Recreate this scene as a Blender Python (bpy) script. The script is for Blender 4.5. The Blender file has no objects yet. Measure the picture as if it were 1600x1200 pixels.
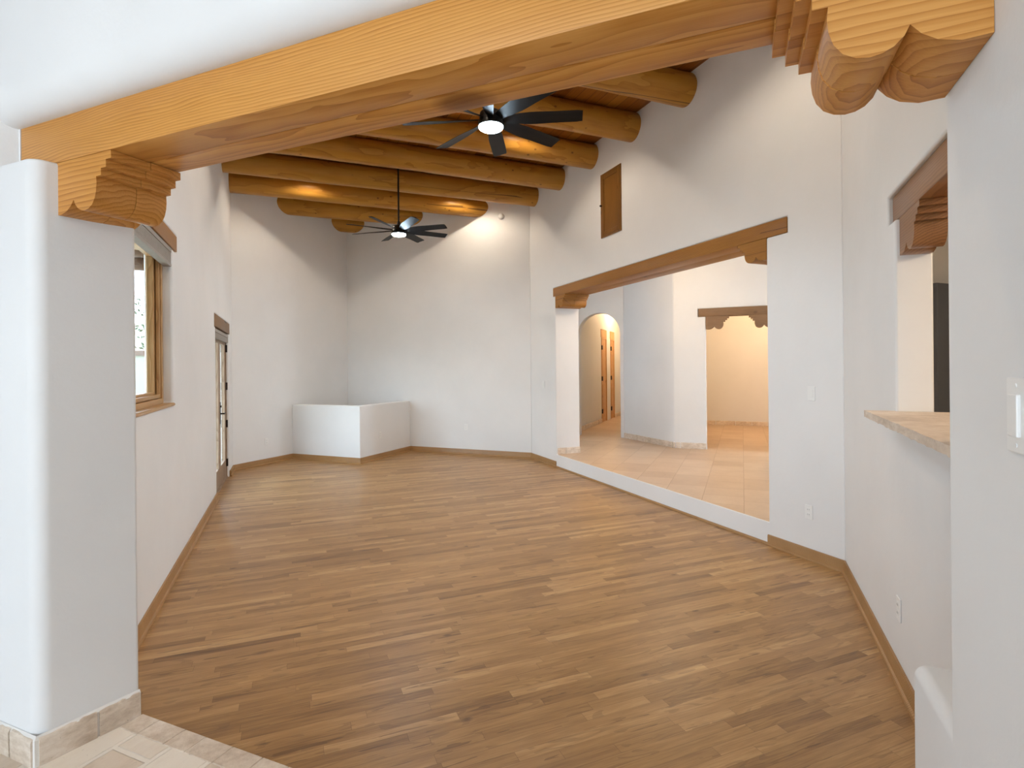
import bpy, bmesh, math, random
from mathutils import Vector, Matrix
random.seed(7)
scene = bpy.context.scene
COL = scene.collection
PI = math.pi
R2 = math.sqrt(2)

# ------------------------------------------------------------------ camera
cam_data = bpy.data.cameras.new('camera')
cam_data.sensor_width = 36.0
cam_data.lens = 853.46 / 1600 * 36.0
cam_data.shift_y = -25.8 / 1600
cam_data.clip_start = 0.05
cam_data.clip_end = 400
cam = bpy.data.objects.new('camera', cam_data)
COL.objects.link(cam)
YAW, ROLL = 0.3864, 0.0091
cam.matrix_world = (Matrix.Translation((0, 0, 1.6)) @ Matrix.Rotation(-YAW, 4, 'Z')
                    @ Matrix.Rotation(PI / 2, 4, 'X') @ Matrix.Rotation(-ROLL, 4, 'Z'))
scene.camera = cam

# ------------------------------------------------------------------ sky, exposure
EXPOSURE = 0.30
SKY = 13.0
vs = scene.view_settings
vs.view_transform = 'Standard'
vs.look = 'None'
vs.gamma = 1.0
vs.use_curve_mapping = False
vs.exposure = EXPOSURE
world = bpy.data.worlds.new('sky')
scene.world = world
world.use_nodes = True
wn = world.node_tree.nodes
wl = world.node_tree.links
bg = wn['Background']
w_tc = wn.new('ShaderNodeTexCoord')
w_sep = wn.new('ShaderNodeSeparateXYZ')
w_ramp = wn.new('ShaderNodeValToRGB')
w_ramp.color_ramp.elements[0].position = 0.0
w_ramp.color_ramp.elements[0].color = (0.75, 0.875, 1.0, 1)
w_ramp.color_ramp.elements[1].position = 0.6
w_ramp.color_ramp.elements[1].color = (0.55, 0.74, 1.0, 1)
wl.new(w_tc.outputs['Generated'], w_sep.inputs[0])
wl.new(w_sep.outputs['Z'], w_ramp.inputs[0])
wl.new(w_ramp.outputs[0], bg.inputs['Color'])
bg.inputs['Strength'].default_value = SKY

def area(name, loc, target, sx, sy, power, color, spread=PI, portal=False):
    l = bpy.data.lights.new(name, 'AREA')
    l.shape = 'RECTANGLE'
    l.size, l.size_y = sx, sy
    l.energy = power
    l.color = color
    l.spread = spread
    o = bpy.data.objects.new(name, l)
    COL.objects.link(o)
    o.location = loc
    o.rotation_euler = (Vector(target) - Vector(loc)).to_track_quat('-Z', 'Y').to_euler()
    if portal:
        l.cycles.is_portal = True
    return o

DAY = (0.78, 0.89, 1.0)
WARM = (1.0, 0.66, 0.36)
# daylight coming in through the windows of the entry room behind the camera
for nm, lc, tg, sx_, sy_ in (('entry_window_portal', ((-8.5 - 1.5) / R2, (-8.5 + 1.5) / R2, 1.75), ((1.0 - 1.5) / R2, (1.0 + 1.5) / R2, 1.75), 5.9, 1.75),
                             ('window_portal', (-1.05, 3.98, 1.95), (1, 3.98, 1.95), 2.0, 1.2),
                             ('patio_door_portal', (-1.05, 8.41, 1.07), (1, 8.41, 1.07), 1.56, 2.12)):
    area(nm, lc, tg, sx_, sy_, 0, DAY, portal=True)
# added daylight fill for the hall, at an invented opening out of view
area('added_hall_daylight', (9.38, 4.0, 1.5), (6.2, 6.0, 1.2), 0.85, 2.2, 50, DAY)
# ------------------------------------------------------------------ materials
def srgb(r, g, b):
    f = lambda c: ((c / 255 + 0.055) / 1.055) ** 2.4 if c > 10 else c / 255 / 12.92
    return (f(r), f(g), f(b), 1)

class NT:
    def __init__(s, name):
        s.m = bpy.data.materials.new(name)
        s.m.use_nodes = True
        s.t = s.m.node_tree
        s.b = s.t.nodes['Principled BSDF']
        s.tc = s.t.nodes.new('ShaderNodeTexCoord')
    def n(s, typ, **kw):
        x = s.t.nodes.new('ShaderNode' + typ)
        for k, v in kw.items():
            if k.startswith('i_'):
                key = k[2:]
                x.inputs[int(key) if key.isdigit() else key].default_value = v
            else:
                setattr(x, k, v)
        return x
    def l(s, a, b):
        s.t.links.new(a, b)
    def math(s, op, a, b=None, c=None):
        x = s.t.nodes.new('ShaderNodeMath'); x.operation = op
        for i, v in enumerate((a, b, c)):
            if v is None: continue
            if isinstance(v, (int, float)): x.inputs[i].default_value = v
            else: s.l(v, x.inputs[i])
        return x.outputs[0]
    def mapping(s, src, scale=(1, 1, 1), rot=(0, 0, 0), loc=(0, 0, 0)):
        x = s.n('Mapping')
        x.inputs['Scale'].default_value = scale
        x.inputs['Rotation'].default_value = rot
        x.inputs['Location'].default_value = loc
        s.l(src, x.inputs[0])
        return x.outputs[0]
    def noise(s, vec, scale, detail=3, rough=0.5):
        x = s.n('TexNoise')
        x.inputs['Scale'].default_value = scale
        x.inputs['Detail'].default_value = detail
        x.inputs['Roughness'].default_value = rough
        s.l(vec, x.inputs['Vector'])
        return x.outputs['Fac']
    def ramp(s, fac, stops):
        x = s.n('ValToRGB')
        e = x.color_ramp.elements
        while len(e) > 1: e.remove(e[-1])
        e[0].position, e[0].color = stops[0]
        for p, c in stops[1:]:
            k = e.new(p); k.color = c
        s.l(fac, x.inputs[0])
        return x.outputs[0]
    def mix(s, fac, a, b, mode='MIX'):
        x = s.n('Mix', data_type='RGBA', blend_type=mode)
        for i, v in ((0, fac), (6, a), (7, b)):
            if isinstance(v, (int, float)): x.inputs[i].default_value = v
            elif isinstance(v, tuple): x.inputs[i].default_value = v
            else: s.l(v, x.inputs[i])
        return x.outputs[2]
    def bump(s, h, strength, dist=0.01):
        x = s.n('Bump')
        x.inputs['Strength'].default_value = strength
        x.inputs['Distance'].default_value = dist
        s.l(h, x.inputs['Height'])
        s.l(x.outputs[0], s.b.inputs['Normal'])
    def base(s, c):
        if isinstance(c, tuple): s.b.inputs['Base Color'].default_value = c
        else: s.l(c, s.b.inputs['Base Color'])
    def rough(s, r):
        if isinstance(r, (int, float)): s.b.inputs['Roughness'].default_value = r
        else: s.l(r, s.b.inputs['Roughness'])

def plaster(name, c1, c2):
    k = NT(name)
    o = k.tc.outputs['Object']
    n1 = k.noise(o, 1.3, 4, 0.55)
    k.base(k.ramp(n1, [(0.3, c1), (0.7, c2)]))
    k.rough(0.62)
    k.b.inputs['Specular IOR Level'].default_value = 0.3
    n2 = k.noise(o, 5.0, 6, 0.6)
    k.bump(n2, 0.16, 0.02)
    return k.m

def wood(name, dark, mid, light, freq=110, centre=(0.22, -0.5), knots=3.2, rough=0.45, cracks=0.0, spec=0.35, axis=0, bumpk=0.2, ringk=0.34):
    """sawn or round timber: growth rings about a pith line that runs along the grain axis"""
    k = NT(name)
    o = k.tc.outputs['Object']
    oi = k.n('ObjectInfo')
    cmb = k.n('CombineXYZ')
    k.l(oi.outputs['Random'], cmb.inputs[0]); k.l(oi.outputs['Random'], cmb.inputs[1]); k.l(oi.outputs['Random'], cmb.inputs[2])
    off = k.n('VectorMath', operation='MULTIPLY_ADD')
    k.l(cmb.outputs[0], off.inputs[0]); off.inputs[1].default_value = (37.0, 11.0, 5.0); k.l(o, off.inputs[2])
    v = off.outputs[0]
    def st(g, c=1.0): return k.mapping(v, tuple(g if i == axis else c for i in range(3)))
    sp = k.n('SeparateXYZ'); k.l(o, sp.inputs[0])
    perp = [sp.outputs[i] for i in range(3) if i != axis]
    w1 = k.noise(st(0.25), 3.2, 3, 0.5)
    w2 = k.noise(st(0.10), 14, 2, 0.5)
    da = k.math('SUBTRACT', perp[0], centre[0]); db = k.math('SUBTRACT', perp[1], centre[1])
    r = k.math('SQRT', k.math('ADD', k.math('MULTIPLY', da, da), k.math('MULTIPLY', db, db)))
    r = k.math('ADD', r, k.math('ADD', k.math('MULTIPLY', w1, 0.11), k.math('MULTIPLY', w2, 0.018)))
    ph = k.math('FRACT', k.math('MULTIPLY', r, freq))
    band = k.math('MULTIPLY', ph, ph)
    fine = k.noise(st(0.03), 210, 2, 0.6)
    broad = k.noise(st(0.12), 5, 3, 0.5)
    f = k.math('ADD', k.math('MULTIPLY', k.math('SUBTRACT', 1.0, band), ringk),
               k.math('ADD', k.math('MULTIPLY', fine, 0.30), k.math('MULTIPLY', broad, 0.70 - ringk)))
    col = k.ramp(f, [(0.22, dark), (0.47, mid), (0.75, light)])
    if knots:
        vo = k.n('TexVoronoi', feature='F1')
        vo.inputs['Scale'].default_value = knots
        k.l(st(0.7), vo.inputs['Vector'])
        kn = k.ramp(vo.outputs['Distance'], [(0.0, (1, 1, 1, 1)), (0.055, (0.8, 0.8, 0.8, 1)), (0.10, (0, 0, 0, 1))])
        col = k.mix(k.math('MULTIPLY', kn, 0.85), col, (dark[0] * 0.35, dark[1] * 0.26, dark[2] * 0.22, 1))
    if cracks > 0:
        cn = k.noise(st(0.035), 2.2, 3, 0.45)
        gate = k.math('GREATER_THAN', k.noise(st(0.3), 1.1, 1, 0.4), 0.52)
        cr = k.math('MULTIPLY', gate, k.math('LESS_THAN', k.math('ABSOLUTE', k.math('SUBTRACT', cn, 0.5)), cracks))
        col = k.mix(k.math('MULTIPLY', cr, 0.8), col, (dark[0] * 0.22, dark[1] * 0.18, dark[2] * 0.15, 1))
    k.base(col)
    k.rough(rough)
    k.b.inputs['Specular IOR Level'].default_value = spec
    k.bump(f, bumpk, 0.003)
    return k.m

def plain(name, c, rough=0.5, metal=0.0, spec=0.5, noise=0.0):
    k = NT(name)
    if noise:
        n = k.noise(k.tc.outputs['Object'], 30, 3)
        k.base(k.ramp(n, [(0.3, tuple(x * (1 - noise) for x in c[:3]) + (1,)), (0.7, c)]))
    else:
        k.base(c)
    k.rough(rough)
    k.b.inputs['Metallic'].default_value = metal
    k.b.inputs['Specular IOR Level'].default_value = spec
    return k.m

def emit(name, c, s):
    k = NT(name)
    k.base(c)
    k.b.inputs['Emission Color'].default_value = c
    k.b.inputs['Emission Strength'].default_value = s
    return k.m

def glass(name):
    m = bpy.data.materials.new(name); m.use_nodes = True
    t = m.node_tree; t.nodes.clear()
    o = t.nodes.new('ShaderNodeOutputMaterial'); mx = t.nodes.new('ShaderNodeMixShader')
    tr = t.nodes.new('ShaderNodeBsdfTransparent'); gl = t.nodes.new('ShaderNodeBsdfGlossy')
    fr = t.nodes.new('ShaderNodeFresnel'); fr.inputs[0].default_value = 1.18
    gl.inputs['Roughness'].default_value = 0.02
    tr.inputs[0].default_value = (0.93, 0.96, 0.95, 1)
    ge = t.nodes.new('ShaderNodeNewGeometry'); mm = t.nodes.new('ShaderNodeMath'); mm.operation = 'SUBTRACT'; mm.use_clamp = True
    t.links.new(fr.outputs[0], mm.inputs[0]); t.links.new(ge.outputs['Backfacing'], mm.inputs[1])
    t.links.new(mm.outputs[0], mx.inputs[0]); t.links.new(tr.outputs[0], mx.inputs[1])
    t.links.new(gl.outputs[0], mx.inputs[2]); t.links.new(mx.outputs[0], o.inputs[0])
    return m

def plank_floor():
    k = NT('oak_strip_floor')
    o = k.tc.outputs['Object']
    sp = k.n('SeparateXYZ'); k.l(o, sp.inputs[0])
    W = 0.0585
    yy = k.math('DIVIDE', sp.outputs['Y'], W)
    row = k.math('FLOOR', yy)
    fy = k.math('FRACT', yy)
    def wn(a, b=None):
        x = k.n('TexWhiteNoise', noise_dimensions='2D')
        c = k.n('CombineXYZ')
        k.l(a, c.inputs[0])
        if b is not None:
            if isinstance(b, (int, float)): c.inputs[1].default_value = b
            else: k.l(b, c.inputs[1])
        k.l(c.outputs[0], x.inputs['Vector'])
        return x.outputs['Value']
    r1 = wn(row, 1.7)
    r2 = wn(row, 9.3)
    L = k.math('ADD', k.math('MULTIPLY', r1, 1.2), 1.0)
    xx = k.math('DIVIDE', k.math('ADD', sp.outputs['X'], k.math('MULTIPLY', r2, 7.0)), L)
    cell = k.math('FLOOR', xx)
    fx = k.math('FRACT', xx)
    cut = k.math('ADD', k.math('MULTIPLY', wn(row, k.math('ADD', cell, 50.5)), 0.5), 0.25)
    side = k.math('GREATER_THAN', fx, cut)
    pid = k.math('ADD', k.math('MULTIPLY', cell, 2.0), side)
    rnd = wn(row, pid)
    rnd2 = wn(row, k.math('ADD', pid, 333.3))
    # seams
    dx1 = k.math('MULTIPLY', k.math('ABSOLUTE', k.math('SUBTRACT', fx, cut)), L)
    dx2 = k.math('MULTIPLY', k.math('MINIMUM', fx, k.math('SUBTRACT', 1.0, fx)), L)
    dx = k.math('MINIMUM', dx1, dx2)
    dy = k.math('MULTIPLY', k.math('MINIMUM', fy, k.math('SUBTRACT', 1.0, fy)), W)
    seam = k.math('LESS_THAN', k.math('MINIMUM', dx, dy), 0.0009)
    # grain
    shift = k.n('CombineXYZ')
    k.l(k.math('MULTIPLY', rnd, 50.0), shift.inputs[0]); k.l(k.math('MULTIPLY', rnd2, 50.0), shift.inputs[1])
    add = k.n('VectorMath', operation='ADD'); k.l(o, add.inputs[0]); k.l(shift.outputs[0], add.inputs[1])
    v = add.outputs[0]
    g1 = k.noise(k.mapping(v, (0.10, 1, 1)), 34, 4, 0.65)
    g2 = k.noise(k.mapping(v, (0.03, 1, 1)), 190, 2, 0.6)
    g3 = k.noise(k.mapping(v, (0.5, 2.0, 1)), 3.0, 3, 0.5)
    cat = k.math('FRACT', k.math('MULTIPLY', k.noise(k.mapping(v, (0.16, 1.0, 1)), 7, 2, 0.4), 13.0))
    catl = k.math('MULTIPLY', k.math('GREATER_THAN', g3, 0.55), k.math('LESS_THAN', cat, 0.3))
    f = k.math('ADD', k.math('MULTIPLY', g1, 0.42), k.math('ADD', k.math('MULTIPLY', g2, 0.28), k.math('MULTIPLY', g3, 0.35)))
    tone = k.math('ADD', k.math('ADD', k.math('MULTIPLY', k.math('ADD', rnd, k.math('POWER', rnd2, 2.0)), 0.25), 0.055), k.math('MULTIPLY', k.math('SUBTRACT', f, 0.36), 1.55))
    col = k.ramp(tone, [(0.10, srgb(102, 70, 38)), (0.38, srgb(148, 110, 66)), (0.62, srgb(174, 134, 84)), (0.95, srgb(212, 174, 122))])
    hue = k.mix(k.math('MULTIPLY', rnd2, 0.25), col, srgb(168, 128, 88))
    dark = k.math('MULTIPLY', k.math('GREATER_THAN', k.noise(k.mapping(v, (0.22, 2.2, 1)), 9, 3, 0.6), 0.645), 0.5)
    c2 = k.mix(dark, hue, srgb(88, 58, 36))
    c2 = k.mix(k.math('MULTIPLY', catl, 0.26), c2, srgb(96, 66, 40))
    kv = k.n('TexVoronoi', feature='F1'); kv.inputs['Scale'].default_value = 3.1
    k.l(k.mapping(v, (0.7, 1.2, 0.0)), kv.inputs['Vector'])
    kn = k.ramp(kv.outputs['Distance'], [(0.0, (1, 1, 1, 1)), (0.03, (0.8, 0.8, 0.8, 1)), (0.075, (0, 0, 0, 1))])
    c2 = k.mix(k.math('MULTIPLY', kn, 0.7), c2, srgb(66, 40, 24))
    c2 = k.mix(k.math('MULTIPLY', seam, 0.45), c2, srgb(70, 44, 26))
    k.base(c2)
    k.rough(k.math('ADD', k.math('MULTIPLY', g1, 0.14), 0.30))
    k.b.inputs['Specular IOR Level'].default_value = 0.42
    k.bump(k.math('SUBTRACT', f, k.math('MULTIPLY', seam, 1.2)), 0.12, 0.003)
    return k.m

def tile_floor(name, rot, bw, bh, cols, grout, offs=(0, 0, 0), groutw=0.006, bumps=0.4, vary=0.5):
    k = NT(name)
    v = k.mapping(k.tc.outputs['Object'], (1, 1, 1), (0, 0, rot), offs)
    nz = k.n('TexNoise'); nz.inputs['Scale'].default_value = 14; k.l(v, nz.inputs['Vector'])
    mp = k.n('VectorMath', operation='MULTIPLY_ADD'); k.l(nz.outputs['Color'], mp.inputs[0])
    mp.inputs[1].default_value = (0.008, 0.008, 0); k.l(v, mp.inputs[2])
    br = k.n('TexBrick')
    br.offset = 0.37; br.offset_frequency = 2; br.squash = 0.62; br.squash_frequency = 2
    br.inputs['Color1'].default_value = (0, 0, 0, 1)
    br.inputs['Color2'].default_value = (1, 1, 1, 1)
    br.inputs['Mortar'].default_value = (0.5, 0.5, 0.5, 1)
    br.inputs['Scale'].default_value = 1.0
    br.inputs['Mortar Size'].default_value = groutw
    br.inputs['Mortar Smooth'].default_value = 0.35
    br.inputs['Bias'].default_value = 0.0
    br.inputs['Brick Width'].default_value = bw
    br.inputs['Row Height'].default_value = bh
    k.l(mp.outputs[0], br.inputs['Vector'])
    n1 = k.noise(v, 3.5, 5, 0.6)
    n2 = k.noise(k.mapping(v, (1, 3, 1)), 9, 6, 0.7)
    sp = k.n('SeparateColor'); k.l(br.outputs['Color'], sp.inputs[0])
    f = k.math('ADD', k.math('ADD', k.math('MULTIPLY', sp.outputs[0], vary), 0.25 - vary * 0.5), k.math('ADD', k.math('MULTIPLY', n1, 0.35), k.math('MULTIPLY', n2, 0.40)))
    col = k.ramp(f, [(0.30, cols[0]), (0.5, cols[1]), (0.8, cols[2])])
    pits = k.math('GREATER_THAN', k.noise(v, 60, 3, 0.6), 0.70)
    col = k.mix(k.math('MULTIPLY', pits, 0.35), col, tuple(x * 0.45 for x in cols[0][:3]) + (1,))
    k.base(k.mix(k.math('MULTIPLY', br.outputs['Fac'], 0.8), col, grout))
    k.rough(k.math('ADD', k.math('MULTIPLY', n2, 0.25), 0.28))
    k.b.inputs['Specular IOR Level'].default_value = 0.4
    h = k.math('SUBTRACT', k.math('MULTIPLY', n2, 0.35), k.math('ADD', br.outputs['Fac'], k.math('MULTIPLY', pits, 0.3)))
    k.bump(h, bumps, 0.006)
    return k.m

def travertine(name, cols):
    k = NT(name)
    o = k.tc.outputs['Object']
    n1 = k.noise(o, 4, 5, 0.6)
    n2 = k.noise(k.mapping(o, (1, 1, 2.6)), 16, 6, 0.7)
    f = k.math('ADD', k.math('MULTIPLY', n1, 0.5), k.math('MULTIPLY', n2, 0.5))
    col = k.ramp(f, [(0.36, cols[0]), (0.5, cols[1]), (0.62, cols[2])])
    pits = k.math('GREATER_THAN', k.noise(o, 70, 3, 0.6), 0.69)
    k.base(k.mix(k.math('MULTIPLY', pits, 0.4), col, tuple(x * 0.5 for x in cols[0][:3]) + (1,)))
    k.rough(0.55)
    k.bump(k.math('SUBTRACT', n2, k.math('MULTIPLY', pits, 0.4)), 0.6, 0.01)
    return k.m

def deck_mat():
    k = NT('plank_deck')
    o = k.tc.outputs['Object']
    sp = k.n('SeparateXYZ'); k.l(o, sp.inputs[0])
    xx = k.math('DIVIDE', sp.outputs['X'], 0.14)
    row = k.math('FLOOR', xx); fx = k.math('FRACT', xx)
    w = k.n('TexWhiteNoise', noise_dimensions='1D'); k.l(row, w.inputs['W'])
    g = k.noise(k.mapping(o, (1, 0.06, 1)), 45, 3, 0.6)
    f = k.math('ADD', k.math('MULTIPLY', w.outputs['Value'], 0.6), k.math('MULTIPLY', g, 0.5))
    col = k.ramp(f, [(0.2, srgb(128, 72, 22)), (0.55, srgb(168, 106, 36)), (0.95, srgb(190, 130, 52))])
    seam = k.math('LESS_THAN', k.math('MINIMUM', fx, k.math('SUBTRACT', 1.0, fx)), 0.03)
    k.base(k.mix(k.math('MULTIPLY', seam, 0.7), col, srgb(60, 28, 10)))
    k.rough(0.4)
    k.bump(k.math('SUBTRACT', g, seam), 0.3, 0.006)
    return k.m

M = {}
M['plaster'] = plaster('plaster', (0.79, 0.79, 0.785, 1), (0.83, 0.83, 0.825, 1))
M['beam'] = wood('honey_fir_beam', srgb(164, 102, 42), srgb(196, 134, 60), srgb(216, 158, 84), knots=1.3, rough=0.42)
M['corbel'] = wood('honey_fir_corbel', srgb(158, 98, 42), srgb(192, 130, 60), srgb(212, 154, 82), knots=0, rough=0.40, centre=(0.1, -0.35), freq=70)
M['log'] = wood('peeled_log', srgb(140, 88, 26), srgb(176, 124, 44), srgb(194, 144, 60), freq=46, centre=(0.03, 0.02), knots=6.0, rough=0.38, cracks=0.0028, ringk=0.26)
M['lintel'] = wood('brown_lintel', srgb(112, 70, 22), srgb(148, 98, 36), srgb(172, 120, 52), knots=1.6, rough=0.42, cracks=0.002)
M['lintel_dark'] = wood('dark_lintel', srgb(86, 62, 40), srgb(118, 88, 58), srgb(150, 118, 86), knots=2.5, rough=0.5, cracks=0.004)
M['lintel_kitchen'] = wood('kitchen_lintel', srgb(98, 62, 36), srgb(132, 90, 54), srgb(158, 114, 74), knots=2.0, rough=0.30, spec=0.5, freq=80)
M['pine'] = wood('pine_door', srgb(168, 116, 60), srgb(196, 144, 86), srgb(212, 166, 108), knots=3, rough=0.4, axis=2)
M['pine_frame'] = wood('pine_window_frame', srgb(150, 108, 62), srgb(180, 138, 88), srgb(200, 162, 112), knots=0, rough=0.4, axis=2)
M['hatch'] = wood('hatch_door_wood', srgb(84, 52, 16), srgb(116, 76, 28), srgb(140, 96, 42), knots=4, rough=0.42, axis=2)
M['patio_door'] = wood('patio_door_wood', srgb(120, 96, 76), srgb(148, 124, 102), srgb(168, 146, 124), knots=0, rough=0.5, axis=2)
M['base'] = wood('oak_baseboard', srgb(124, 88, 50), srgb(154, 114, 68), srgb(176, 136, 90), knots=0, rough=0.4)
M['oak'] = plank_floor()
TRAV = (srgb(190, 168, 146), srgb(218, 200, 180), srgb(236, 224, 208))
M['tile_near'] = tile_floor('travertine_entry_floor', -PI / 4, 0.40, 0.20, TRAV, srgb(236, 226, 212), (0.1, 0.027, 0), 0.012, 0.8)
M['tile_hall'] = tile_floor('travertine_hall_floor', -PI / 4, 0.61, 0.405, (srgb(162, 130, 102), srgb(192, 162, 132), srgb(208, 182, 154)), srgb(170, 138, 108), (0, 0, 0), 0.004, 0.25, 0.22)
M['trav'] = travertine('travertine_base', (srgb(186, 164, 142), srgb(214, 196, 176), srgb(232, 218, 202)))
M['trav_counter'] = travertine('travertine_counter', (srgb(196, 178, 160), srgb(216, 200, 182), srgb(232, 220, 206)))
M['grout'] = plain('pale_grout', srgb(236, 232, 226), 0.8, noise=0.05)
M['deck'] = deck_mat()
M['black'] = plain('matte_black_metal', srgb(14, 15, 17), 0.38, spec=0.45)
M['blade'] = plain('matte_black_blade', srgb(12, 13, 15), 0.5, spec=0.22)
M['bronze'] = plain('dark_bronze', srgb(40, 30, 26), 0.4, 0.6)
M['white'] = plain('white_plastic', srgb(238, 238, 236), 0.35)
M['slot'] = plain('outlet_slot', srgb(60, 58, 56), 0.6)
M['blind'] = plain('woven_blind', srgb(160, 154, 146), 0.7, noise=0.1)
M['glass'] = glass('window_glass')
M['lamp'] = emit('fan_diffuser', (0.66, 0.85, 1.0, 1), 180)
M['downlight'] = emit('downlight_lens', (1.0, 0.72, 0.42, 1), 8)
M['fridge'] = plain('dark_steel', srgb(104, 110, 120), 0.36, 0.3)
M['stucco'] = plain('outdoor_stucco', srgb(190, 172, 150), 0.9, noise=0.06)
M['outwood'] = plain('outdoor_wood', srgb(96, 66, 42), 0.7, noise=0.2)
M['ground'] = plain('dry_ground', srgb(176, 162, 140), 0.95, noise=0.15)
M['leaf'] = plain('shrub_leaf', srgb(52, 64, 38), 0.8, noise=0.3)
M['stucco_grey'] = plain('greyish_stucco', srgb(124, 122, 108), 0.9, noise=0.08)  # one even grey-green colour, for the garden wall
M['rail'] = plain('painted_rail', srgb(80, 60, 46), 0.7)

# ------------------------------------------------------------------ mesh helpers
def link(name, me, mat=None, parent=None, loc=None, rz=0):
    o = bpy.data.objects.new(name, me)
    COL.objects.link(o)
    if mat is not None and me is not None:
        me.materials.append(mat)
    if parent is not None: o.parent = parent
    if loc is not None: o.location = loc
    if rz: o.rotation_euler = (0, 0, rz)
    return o

def bm_mesh(bm, name, smooth=None):
    bmesh.ops.recalc_face_normals(bm, faces=bm.faces)
    me = bpy.data.meshes.new(name)
    bm.to_mesh(me); bm.free()
    if smooth is not None:
        me.polygons.foreach_set('use_smooth', [True] * len(me.polygons))
        try: me.set_sharp_from_angle(angle=math.radians(smooth))
        except Exception: pass
    return me

def struct(o):
    o['kind'] = 'structure'
    return o

def thing(o, label, cat, group=None):
    o['label'] = label; o['category'] = cat
    if group: o['group'] = group
    return o

def empty(name, loc, rz=0):
    o = bpy.data.objects.new(name, None)
    COL.objects.link(o)
    o.empty_display_size = 0.1
    o.location = loc; o.rotation_euler = (0, 0, rz)
    return o

def fillet(poly, rad, seg=8):
    """round the corners listed in rad {index: radius} of a 2D polygon"""
    out = []
    n = len(poly)
    for i, p in enumerate(poly):
        r = rad.get(i, 0) if isinstance(rad, dict) else rad
        p = Vector(p)
        if not r: out.append(p); continue
        a = (Vector(poly[i - 1]) - p).normalized(); b = (Vector(poly[(i + 1) % n]) - p).normalized()
        ang = a.angle(b)
        t = r / math.tan(ang / 2)
        c = p + (a + b).normalized() * (r / math.sin(ang / 2))
        s = p + a * t - c; e = p + b * t - c
        a0 = math.atan2(s.y, s.x); a1 = math.atan2(e.y, e.x)
        d = (a1 - a0 + PI) % (2 * PI) - PI
        for k in range(seg + 1):
            th = a0 + d * k / seg
            out.append(c + Vector((math.cos(th), math.sin(th))) * r)
    return out

def bm_prism(bm, poly, z0, z1):
    vb = [bm.verts.new((p[0], p[1], z0)) for p in poly]
    vt = [bm.verts.new((p[0], p[1], z1)) for p in poly]
    n = len(poly)
    bm.faces.new(vb[::-1]); ft = bm.faces.new(vt)
    for i in range(n):
        bm.faces.new((vb[i], vb[(i + 1) % n], vt[(i + 1) % n], vt[i]))
    return ft

def bm_box(bm, x0, x1, y0, y1, z0, z1, bev=0):
    vs_ = [bm.verts.new((x, y, z)) for x in (x0, x1) for y in (y0, y1) for z in (z0, z1)]
    fs = [(0, 1, 3, 2), (4, 6, 7, 5), (0, 4, 5, 1), (2, 3, 7, 6), (0, 2, 6, 4), (1, 5, 7, 3)]
    faces = [bm.faces.new([vs_[i] for i in f]) for f in fs]
    if bev:
        es = list({e for f in faces for e in f.edges})
        bmesh.ops.bevel(bm, geom=es, offset=bev, segments=2, affect='EDGES', profile=0.5)

def box(name, x0, x1, y0, y1, z0, z1, mat, parent=None, loc=None, rz=0, bev=0):
    bm = bmesh.new()
    bm_box(bm, x0, x1, y0, y1, z0, z1, bev)
    return link(name, bm_mesh(bm, name), mat, parent, loc, rz)

def bm_cyl(bm, p0, p1, r0, r1=None, seg=24, cap=True):
    if r1 is None: r1 = r0
    p0, p1 = Vector(p0), Vector(p1)
    ax = (p1 - p0).normalized()
    u = ax.orthogonal().normalized(); w = ax.cross(u)
    a = [bm.verts.new(p0 + (u * math.cos(2 * PI * k / seg) + w * math.sin(2 * PI * k / seg)) * r0) for k in range(seg)]
    b = [bm.verts.new(p1 + (u * math.cos(2 * PI * k / seg) + w * math.sin(2 * PI * k / seg)) * r1) for k in range(seg)]
    for k in range(seg):
        bm.faces.new((a[k], a[(k + 1) % seg], b[(k + 1) % seg], b[k]))
    if cap:
        bm.faces.new(a[::-1]); bm.faces.new(b)

def bm_lathe(bm, prof, seg=32, c=(0, 0, 0)):
    rings = []
    for r, z in prof:
        if r < 1e-6: rings.append([bm.verts.new((c[0], c[1], c[2] + z))])
        else: rings.append([bm.verts.new((c[0] + r * math.cos(2 * PI * k / seg), c[1] + r * math.sin(2 * PI * k / seg), c[2] + z)) for k in range(seg)])
    for a, b in zip(rings, rings[1:]):
        for k in range(seg):
            k2 = (k + 1) % seg
            if len(a) == 1 and len(b) == 1: continue
            if len(a) == 1: bm.faces.new((a[0], b[k], b[k2]))
            elif len(b) == 1: bm.faces.new((a[k], a[k2], b[0]))
            else: bm.faces.new((a[k], a[k2], b[k2], b[k]))

def mesh_obj(name, fn, mat, parent=None, loc=None, rz=0, smooth=None):
    bm = bmesh.new(); fn(bm)
    return link(name, bm_mesh(bm, name, smooth), mat, parent, loc, rz)

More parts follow.
